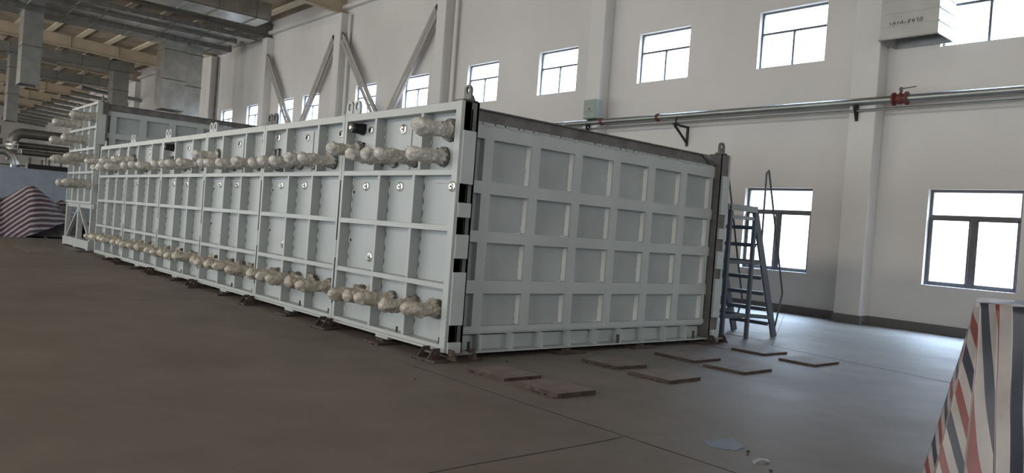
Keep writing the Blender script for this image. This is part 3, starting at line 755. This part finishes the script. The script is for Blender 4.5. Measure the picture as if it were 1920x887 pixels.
for y, z, L in ((18.75, 4.02, .8), (20.9, 3.92, .85), (19.7, 3.38, .8), (21.2, 3.36, .85), (18.9, 2.78, .85), (20.6, 2.74, .9), (19.2, 2.02, .8), (20.3, 2.0, .75)): long_nozzle(y, z, L, int(y * 7 + z * 3))
st = thing('support_stand', (BX + 1, BY + BL / 2, 0), 'pale grey braced steel stand carrying the raised casing', 'stand')
for y in (BY + .1, BY + BL - .1, BY + BL / 2):
    m = MB(); m.box(BX + .02, BX + .16, y - .08, y + .08, .05, 1.36); m.box(BX - .02, BX + .20, y - .12, y + .12, 0.02, .05); m.build('leg', M['paint'], st)
m = MB(); m.box(BX + .05, BX + .2, BY - .10, BY + BL, 1.27, 1.39); m.build('top_rail', M['paint'], st)
m = MB(); m.box(BX - .02, BX + .2, BY - .05, BY + BL, .05, .30); m.build('bottom_rail', M['paint'], st)
for s in (0, 1):
    a = (BX + .08, BY + .18 if s == 0 else BY + BL - .18, .3); b = (BX + .08, BY + BL / 2 + (-.08 if s == 0 else .08), 1.27)
    m = MB(); m.bar(a, b, .07, .09, up=(1, 0, 0)); m.build('diagonal_brace', M['paint'], st)
m = MB(); m.box(BX + .21, BX + .9, BY - .06, BY + .1, .05, 1.38); m.build('end_panel', M['endpaint'], st)
m = MB(); m.box(BX + 4.5, BX + 4.7, BY, BY + .2, 0, 1.39); m.build('leg', M['paint'], st)
o = plate_mb(BX - .35, BX + .3, BY - .5, BY + .1, .02, 90).build('floor_plate', [M['rust'], M['rust']]); tag(o, 'rusty plate beside the foot of the raised casing stand', 'steel plate')

# ================================================================== WALL FITTINGS
# long galvanised pipe pair
m = MB(); y0, y1 = -9., 26.
m.tube([(12.42, y0, 5.16), (12.42, 12.4, 5.16)], .085, 20); m.tube([(12.42, y0, 4.955), (12.42, 12.4, 4.955)], .03, 10)
p = m
o = p.build('wall_pipe', M['galv2'], smooth='auto'); tag(o, 'long galvanised pipe running level along the window wall', 'pipe')
for y in (1.0, 5.2, 7.6, 10.2, -4):
    c = MB(); c.disc((12.42, y, 5.16), (0, 1, 0), .105, .06, 20); c.build('coupling', M['redpaint'] if y > 7 else M['galv2'], o, base=(0, 0, 0), smooth='auto') if False else None
for y in (9.35, 7.15):
    c = MB(); c.disc((12.42, y, 5.16), (0, 1, 0), .115, .07, 20); c.box(12.40, 12.44, y, y + .07, 5.03, 5.05)
    q = c.build('pipe_coupling', M['redpaint'], o, smooth='auto', label='reddish brown grooved coupling')
v = MB(); yv = .36
v.tube([(12.42, yv - .16, 5.16), (12.42, yv - .12, 5.16)], .15, 20); v.tube([(12.42, yv + .12, 5.16), (12.42, yv + .16, 5.16)], .15, 20)
v.tube([(12.42, yv - .12, 5.16), (12.42, yv, 5.16), (12.42, yv + .12, 5.16)], [.09, .13, .09], 20); v.tube([(12.42, yv, 5.24), (12.42, yv, 5.36)], .03, 10)
vo = v.build('valve', M['redpaint'], o, smooth='auto', label='dark red butterfly valve')
h = MB(); h.bar((12.42, yv + .05, 5.38), (12.42, yv - .32, 5.41), .03, .02); h.bar((12.42, yv, 5.33), (12.42, yv, 5.42), .05, .05, up=(1, 0, 0)); h.build('valve_lever', M['blacksteel'], vo)
for i, (y, lb) in enumerate(((6.45, 'black triangular wall bracket under the pipe left of the high window pair'), (1.35, 'black triangular bracket under the pipe on the wall column'), (9.95, 'black bracket under the pipe below the grey green box'))):
    m = MB()
    if i >= 1:
        m.box(12.30, CX, y - .03, y + .03, 5.035, 5.075); m.box(CX - .04, CX, y - .03, y + .03, 4.72, 5.035); m.bar((12.32, y, 5.04), (CX - .03, y, 4.76), .05, .04, up=(1, 0, 0))
    else:
        m.box(12.20, XW, y - .03, y + .03, 4.87, 4.92); m.box(XW - .06, XW, y - .03, y + .03, 4.35, 4.87); m.bar((12.28, y, 4.87), (XW - .04, y, 4.45), .05, .05, up=(1, 0, 0))
        m.box(12.30, 12.34, y - .02, y + .02, 4.92, 5.1)
    tag(m.build('pipe_bracket', M['black']), lb, 'bracket', 'pipe brackets on the window wall')
t = thing('electrical_box', (12.37, 9.79, 5.26), 'grey green electrical box on the wall column above the long casing', 'electrical box')
m = MB(); m.box(12.255, CX - .001, 9.52, 10.06, 5.26, 5.86); m.build('box_body', M['greenbox'], t, bevel=.01)
m = MB(); m.box(12.24, 12.254, 9.535, 10.045, 5.275, 5.845); d = m.build('door', M['greenbox'], t, bevel=.004)
m = MB(); m.disc((12.239, 9.99, 5.34), (-1, 0, 0), .022, .012, 12); m.build('lock', M['stain'], d)
m = MB()
for i in range(5): m.box(12.2385, 12.24, 9.67 + i * .052, 9.70 + i * .052, 5.47, 5.49)
m.add([(x, y, z) for x in (12.2385, 12.24) for y, z in ((9.79, 5.61), (9.84, 5.53), (9.74, 5.53))], [(0, 1, 2), (5, 4, 3), (0, 3, 4, 1), (1, 4, 5, 2), (2, 5, 3, 0)])
m.build('warning_marks', M['redpaint'], d)
# downpipe beside the near column
m = MB(); m.tube([(12.80, 1.62, .0), (12.80, 1.62, 11.4)], .055, 16)
o = m.build('downpipe', M['column'], smooth='auto'); tag(o, 'white painted downpipe beside the column nearest the low windows', 'pipe')
for z in (1.3, 3.0, 4.9, 6.2, 8.1):
    m = MB(); m.tube([(12.80, 1.62, z), (12.80, 1.62, z + .05)], .066, 16); m.box(12.85, XW - .002, 1.60, 1.64, z, z + .05); m.build('pipe_clip', M['column'], o)
for i, y in enumerate((17.98, 26.75, 44.2)):
    m = MB(); m.tube([(12.78, y, .0), (12.78, y, 11.4)], .075, 14); o = m.build('downpipe', M['column'] if i < 2 else M['midsteel'], smooth='auto')
    tag(o, ['white painted downpipe on the wall between the near casing lug and the braces', 'white painted downpipe between the two braced bays', 'dark downpipe behind the hanging ducts'][i], 'pipe')
# wall bracing : four diagonals of twin channels
BR = [((12.55, 27.06, 10.3), (12.62, 23.2, 5.9), 'steep dark-topped diagonal brace left of the tall V on the wall'),
      ((12.55, 19.1, 10.3), (12.62, 22.7, 5.9), 'diagonal brace on the wall nearest the long casing lug'),
      ((12.55, 35.8, 10.3), (12.62, 32.1, 5.9), 'diagonal brace crossing the far pair of high windows'),
      ((12.55, 27.9, 10.3), (12.62, 31.3, 5.9), 'diagonal brace descending leftwards from the middle column')]
for a, b, lb in BR:
    a = Vector(a); b = Vector(b); t = thing('wall_brace', tuple(b), lb, 'brace', 'diagonal braces on the window wall')
    n = (b - a).normalized().cross(Vector((1, 0, 0)))
    for s in (-1, 1):
        m = MB(); o_ = n * (.12 * s); m.bar(a + o_, b + o_, .20, .02, up=(1, 0, 0)); m.bar(a + o_ + n * .08 * s + Vector((.05, 0, 0)), b + o_ + n * .08 * s + Vector((.05, 0, 0)), .012, .10, up=(1, 0, 0)); m.build('brace_channel', M['brace'], t)
    for f in (.05, .3, .55, .8): c = a.lerp(b, f); m = MB(); m.bar(c - n * .14, c + n * .14, .10, .012, up=(1, 0, 0)); m.build('batten_plate', M['brace'], t)
    m = MB(); m.bar(a - n * .22 + Vector((.03, 0, 0)), a + n * .22 + Vector((.03, 0, 0)), .3, .015, up=(1, 0, 0)); m.build('gusset_plate', M['rust'], t)
# ================================================================== DUCTS
def vduct(x0, x1, y0, y1, zb, zt, lb, seams=1.2, group=None, mt='galv2'):
    t = thing('ventilation_duct', ((x0 + x1) / 2, (y0 + y1) / 2, zb), lb, 'duct', group); w = .01
    m = MB()
    m.box(x0, x1, y0, y0 + w, zb, zt); m.box(x0, x1, y1 - w, y1, zb, zt); m.box(x0, x0 + w, y0 + w, y1 - w, zb, zt); m.box(x1 - w, x1, y0 + w, y1 - w, zb, zt)
    z = zb + .28
    while z < zt:       # pressed cross beads in the sheet
        m.box(x0 + .02, x1 - .02, y0 - .012, y0, z, z + .03); m.box(x0 - .012, x0, y0 + .02, y1 - .02, z, z + .03); z += .28
    m.build('duct_casing', M[mt], t)
    m = MB(); m.box(x0 - .02, x1 + .02, y0 - .02, y0, zb, zb + .03); m.box(x0 - .02, x0, y0, y1, zb, zb + .03); m.box(x1, x1 + .02, y0, y1, zb, zb + .03); m.box(x0 - .02, x1 + .02, y1, y1 + .02, zb, zb + .03); m.build('outlet_rim', M['galv2'], t)
    z = zb + seams
    while z < zt:
        m = MB(); m.box(x0 - .025, x1 + .025, y0 - .025, y0, z, z + .05); m.box(x0 - .025, x0, y0, y1, z, z + .05); m.box(x1, x1 + .025, y0, y1, z, z + .05); m.build('flange_joint', M['midsteel'], t); z += seams
    return t
G = 'ducts hanging from the roof'
vduct(1.27, 2.15, 39.7, 40.9, 7.22, 11.0, 'leftmost of the large hanging ducts, plain dull grey with an open bottom', 1.95, G)
vduct(8.17, 9.42, 39.7, 41.1, 7.02, 11.0, 'wide hanging duct with pressed ribs, left of the close pair', 1.7, G, 'galv')
vduct(9.62, 10.62, 40.6, 42.0, 6.75, 11.0, 'hanging duct on the right of the close pair, nearest the wall', 1.9, G, 'galv')
vduct(9.9, 11.0, 58.0, 59.4, 6.6, 11.45, 'hanging duct farther back between the leftmost duct and the close pair', 1.7, G)
vduct(3.2, 3.9, 58.2, 59.4, 6.67, 11.45, 'small hanging duct far back at the left edge', 1.9, G)
# duct on the wall at upper right (with hand-written note)
wd = vduct(12.02, XW - .02, -.47, .76, 6.42, 11.6, 'galvanised duct with handwritten note in front of the high window at right', 2.6, None, 'ductmat')
def stroke_text(t, y0, z0, h, x, parent):
    """marker-pen strokes on a face looking towards -X; y decreases to the right"""
    G_ = {'1': [[(.3, .8), (.5, 1), (.5, 0)]], '0': [[(.5, 1), (.15, .8), (.1, .3), (.4, 0), (.8, .2), (.85, .7), (.5, 1)]], 'x': [[(.3, .6), (.6, .35)], [(.3, .35), (.6, .6)]],
          'K': [[(.2, 1), (.15, 0)], [(.85, 1), (.2, .45), (.85, 0)]], '4': [[(.3, 1), (.15, .5), (.8, .5)], [(.75, .95), (.6, -.1)]], '3': [[(.2, 1), (.8, .95), (.45, .6), (.8, .35), (.5, 0), (.15, .1)]]}
    y = y0; m = MB()
    for i, ch in enumerate(t):
        for s in G_[ch]:
            P_ = [Vector((x, y - (a * .62 + b * .16) * h, z0 + b * h + i * .004)) for a, b in s]
            for a, b in zip(P_, P_[1:]): m.bar(a, b, .010, .004, up=(1, 0, 0))
        y -= h * .78
    return m.build('handwritten_note', M['ink'], parent)
stroke_text('1010xK430', .58, 6.69, .105, 12.013, wd)
# horizontal runs across the hall
def hduct(x0, x1, y0, y1, z0, z1, lb, mt='galv', endcut=.0):
    t = thing('ceiling_duct', ((x0 + x1) / 2, (y0 + y1) / 2, z0), lb, 'duct', 'duct runs under the roof')
    x = x0; k = 0
    m = MB(); m.box(x0, x1, y0, y1, z0, z1); m.build('duct_casing', M[mt], t, label='glossy galvanised duct body')
    m = MB(); m.box(x0, x1, y0 - .04, y0 - .005, z0 - .03, z0 + (.22 if z1 - z0 < .6 else .03)); m.build('edge_angle', M['midsteel'], t)
    x = x0 + .7
    while x < x1:
        m = MB(); m.box(x, x + .06, y0 - .01, y1 + .01, z0 - .04, z0 - .001); m.box(x, x + .06, y0 - .02, y0 - .005, z0, z1); m.build('hanger_strap', M['midsteel'] if k % 3 else M['galv2'], t); x += 1.35 + (k % 2) * .5; k += 1
    return t
hduct(-4, 10.25, 30.1, 31.95, 11.0, 11.85, 'wide glossy duct run nearest the camera under the roof')
hduct(-4, 12.1, 36.35, 37.5, 11.30, 11.48, 'flat glossy duct run just beyond the shade-darkened roof beam')
hduct(-4, 11.45, 37.6, 39.2, 11.16, 11.46, 'third duct run under the roof, with a thin dark front edge')
hduct(-4, 11.9, 39.55, 41.3, 11.0, 11.58, 'fourth duct run under the roof, from which the close pair hangs', 'galv2')
hduct(-4, 11.3, 57.9, 59.6, 11.45, 12.2, 'duct run far back under the roof', 'galv2')
hduct(-4, 11.5, 67, 68.6, 11.3, 12.0, 'most distant duct run under the roof', 'galv2')
for i in range(11):    # cross pipes seen in a stack beside the wall far away
    y = 61.5 + i * 4.0
    if abs(y - 67.8) < 1.6: continue
    m = MB(); m.tube([(8.6, y, 10.2), (XW - .002, y, 9.9)], .15, 10); m.tube([(8.66, y, 10.2), (8.5, y, 10.2)], .19, 10)
    tag(m.build('branch_pipe', M['galv2'], smooth='auto'), 'short pale branch pipe of the far ladder-like row by the wall, %s from the front' % ('first', 'second', 'third', 'fourth', 'fifth', 'sixth', 'seventh', 'eighth', 'ninth', 'tenth', 'eleventh')[i], 'pipe', 'far branch pipes by the wall')
# ================================================================== PIPEWORK FAR LEFT
yp = 33.0
rack = thing('pipe_rack', (2.2, yp, 0), 'steel rack carrying the large pipes above the pale blue partition', 'pipe rack')
for x in (-2.6, 1.62, 4.9):
    m = MB(); m.box(x, x + .08, yp + .78, yp + .86, 0, 3.9); m.build('post', M['paint'], rack)
for z in (2.78, 3.30):
    m = MB(); m.box(-8, 6, yp + .78, yp + .86, z, z + .07); m.build('rail', M['midsteel'], rack)
m = MB(); m.box(.8, 6, yp - .3, yp + .4, 2.68, 2.90); m.build('cable_tray', M['black'], rack)
def pipe(pts, r, mt, lb, n=18, bands=0):
    m = MB(); m.tube(pts, r, n); o = m.build('large_pipe', M[mt], smooth='auto'); tag(o, lb, 'pipe')
    return o
def arc(c, r, a0, a1, n=8): return [(c[0] + r * math.cos(a0 + (a1 - a0) * i / n), c[1], c[2] + r * math.sin(a0 + (a1 - a0) * i / n)) for i in range(n + 1)]
o = pipe([(8, yp, 4.22)] + [(.62, yp, 4.22)] + arc((.62, yp, 3.82), .40, PI / 2, PI, 6)[1:] + [(.22, yp, 3.0)], .22, 'pipejacket', 'largest dark pipe with an elbow turning down above the partition')
m = MB()
for z in (3.70, 3.52): m.tube([(.22, yp, z), (.22, yp, z - .05)], .26, 18)
m.build('elbow_flange', M['galv'], o)
pipe([(-8, yp + .1, 4.30), (-.25, yp + .1, 4.25)], .20, 'lagging', 'dark pipe entering from the left edge at the top of the pipework')
pipe([(.5, yp + .6, 3.72), (8, yp + .6, 3.72)], .145, 'pipejacket', 'middle horizontal pipe in the stack of three beside the raised casing')
pipe([(.6, yp + .2, 3.40), (8, yp + .2, 3.40)], .13, 'pipejacket', 'lowest horizontal pipe in the stack of three beside the raised casing')
pipe([(-8, yp - .6, 3.35), (-.15, yp - .6, 3.35), (.16, yp - .6, 3.15), (.28, yp - .6, 2.8), (.28, yp - .6, .0)], .17, 'galv', 'shiny silver pipe dropping behind the pale blue partition')
pipe([(-8, yp + .5, 3.80), (-.1, yp + .5, 3.80)], .13, 'lagging', 'thin dark pipe at the left edge below the top one')
random.seed(12)
for i in range(7):
    x = .9 + i * .42 + random.uniform(-.1, .1); m = MB(); m.tube([(x, yp - .1, 2.9), (x, yp - .1, 3.12 + random.uniform(0, .12))], .05, 10); m.tube([(x, yp - .1, 3.08), (x + .0, yp - .1, 3.10)], .10, 12)
    tag(m.build('small_valve', M['midsteel'], smooth='auto'), 'small dark valve on the black tray above the pale blue partition, %s from the left' % ('first', 'second', 'third', 'fourth', 'fifth', 'sixth', 'seventh')[i], 'valve', 'small valves on the pipe rack')
# ================================================================== FLOOR BITS
m = MB(); m.add([(-.04, -3.60, .004), (.30, -3.66, .004), (.13, -3.88, .004), (-.02, -3.90, .004), (-.12, -3.74, .004), (-.04, -3.60, 0), (.30, -3.66, 0), (.13, -3.88, 0), (-.02, -3.90, 0), (-.12, -3.74, 0)],
    [(4, 3, 2, 1, 0), (5, 6, 7, 8, 9), (0, 1, 6, 5), (1, 2, 7, 6), (2, 3, 8, 7), (3, 4, 9, 8), (4, 0, 5, 9)])
tag(m.build('floor_hatch', M['hatch']), 'small bluish steel cover set in the floor in the foreground', 'floor cover')
m = MB(); n = 14
for i in range(n + 1):
    a = i / n; z = .004 + .022 * math.sin(a * PI) ** 2 + .02 * max(0, a - .7)
    for w in (-.014, .014): m.v.append(Vector((-.20 + .15 * a, -4.165 - .035 * a + w + .012 * math.sin(a * 7), z + w * .35)))
for i in range(n): q = i * 2; m.f.append((q, q + 1, q + 3, q + 2)); m.mi.append(0)
o = m.build('scrap_strip', M['plate']); so = o.modifiers.new('t', 'SOLIDIFY'); so.thickness = .004
tag(o, 'curled scrap strip lying on the floor below the bluish cover', 'scrap')
random.seed(21)
for i, (x, y) in enumerate([(-.05, -4.02), (.02, -3.98), (-.28, -4.35), (-.2, -4.5), (-.9, -.75), (.75, -.25)]):
    m = MB(); s = random.uniform(.008, .018); m.tube([(x, y, .0), (x + s * 1.3, y + s, s * .5), (x + s * 2.6, y + s * .7, 0.003)], [s * .4, s * .7, s * .3], 6)
    tag(m.build('debris_crumb', M['rust']), 'small dark crumb of debris on the concrete floor', 'debris', 'crumbs on the floor')
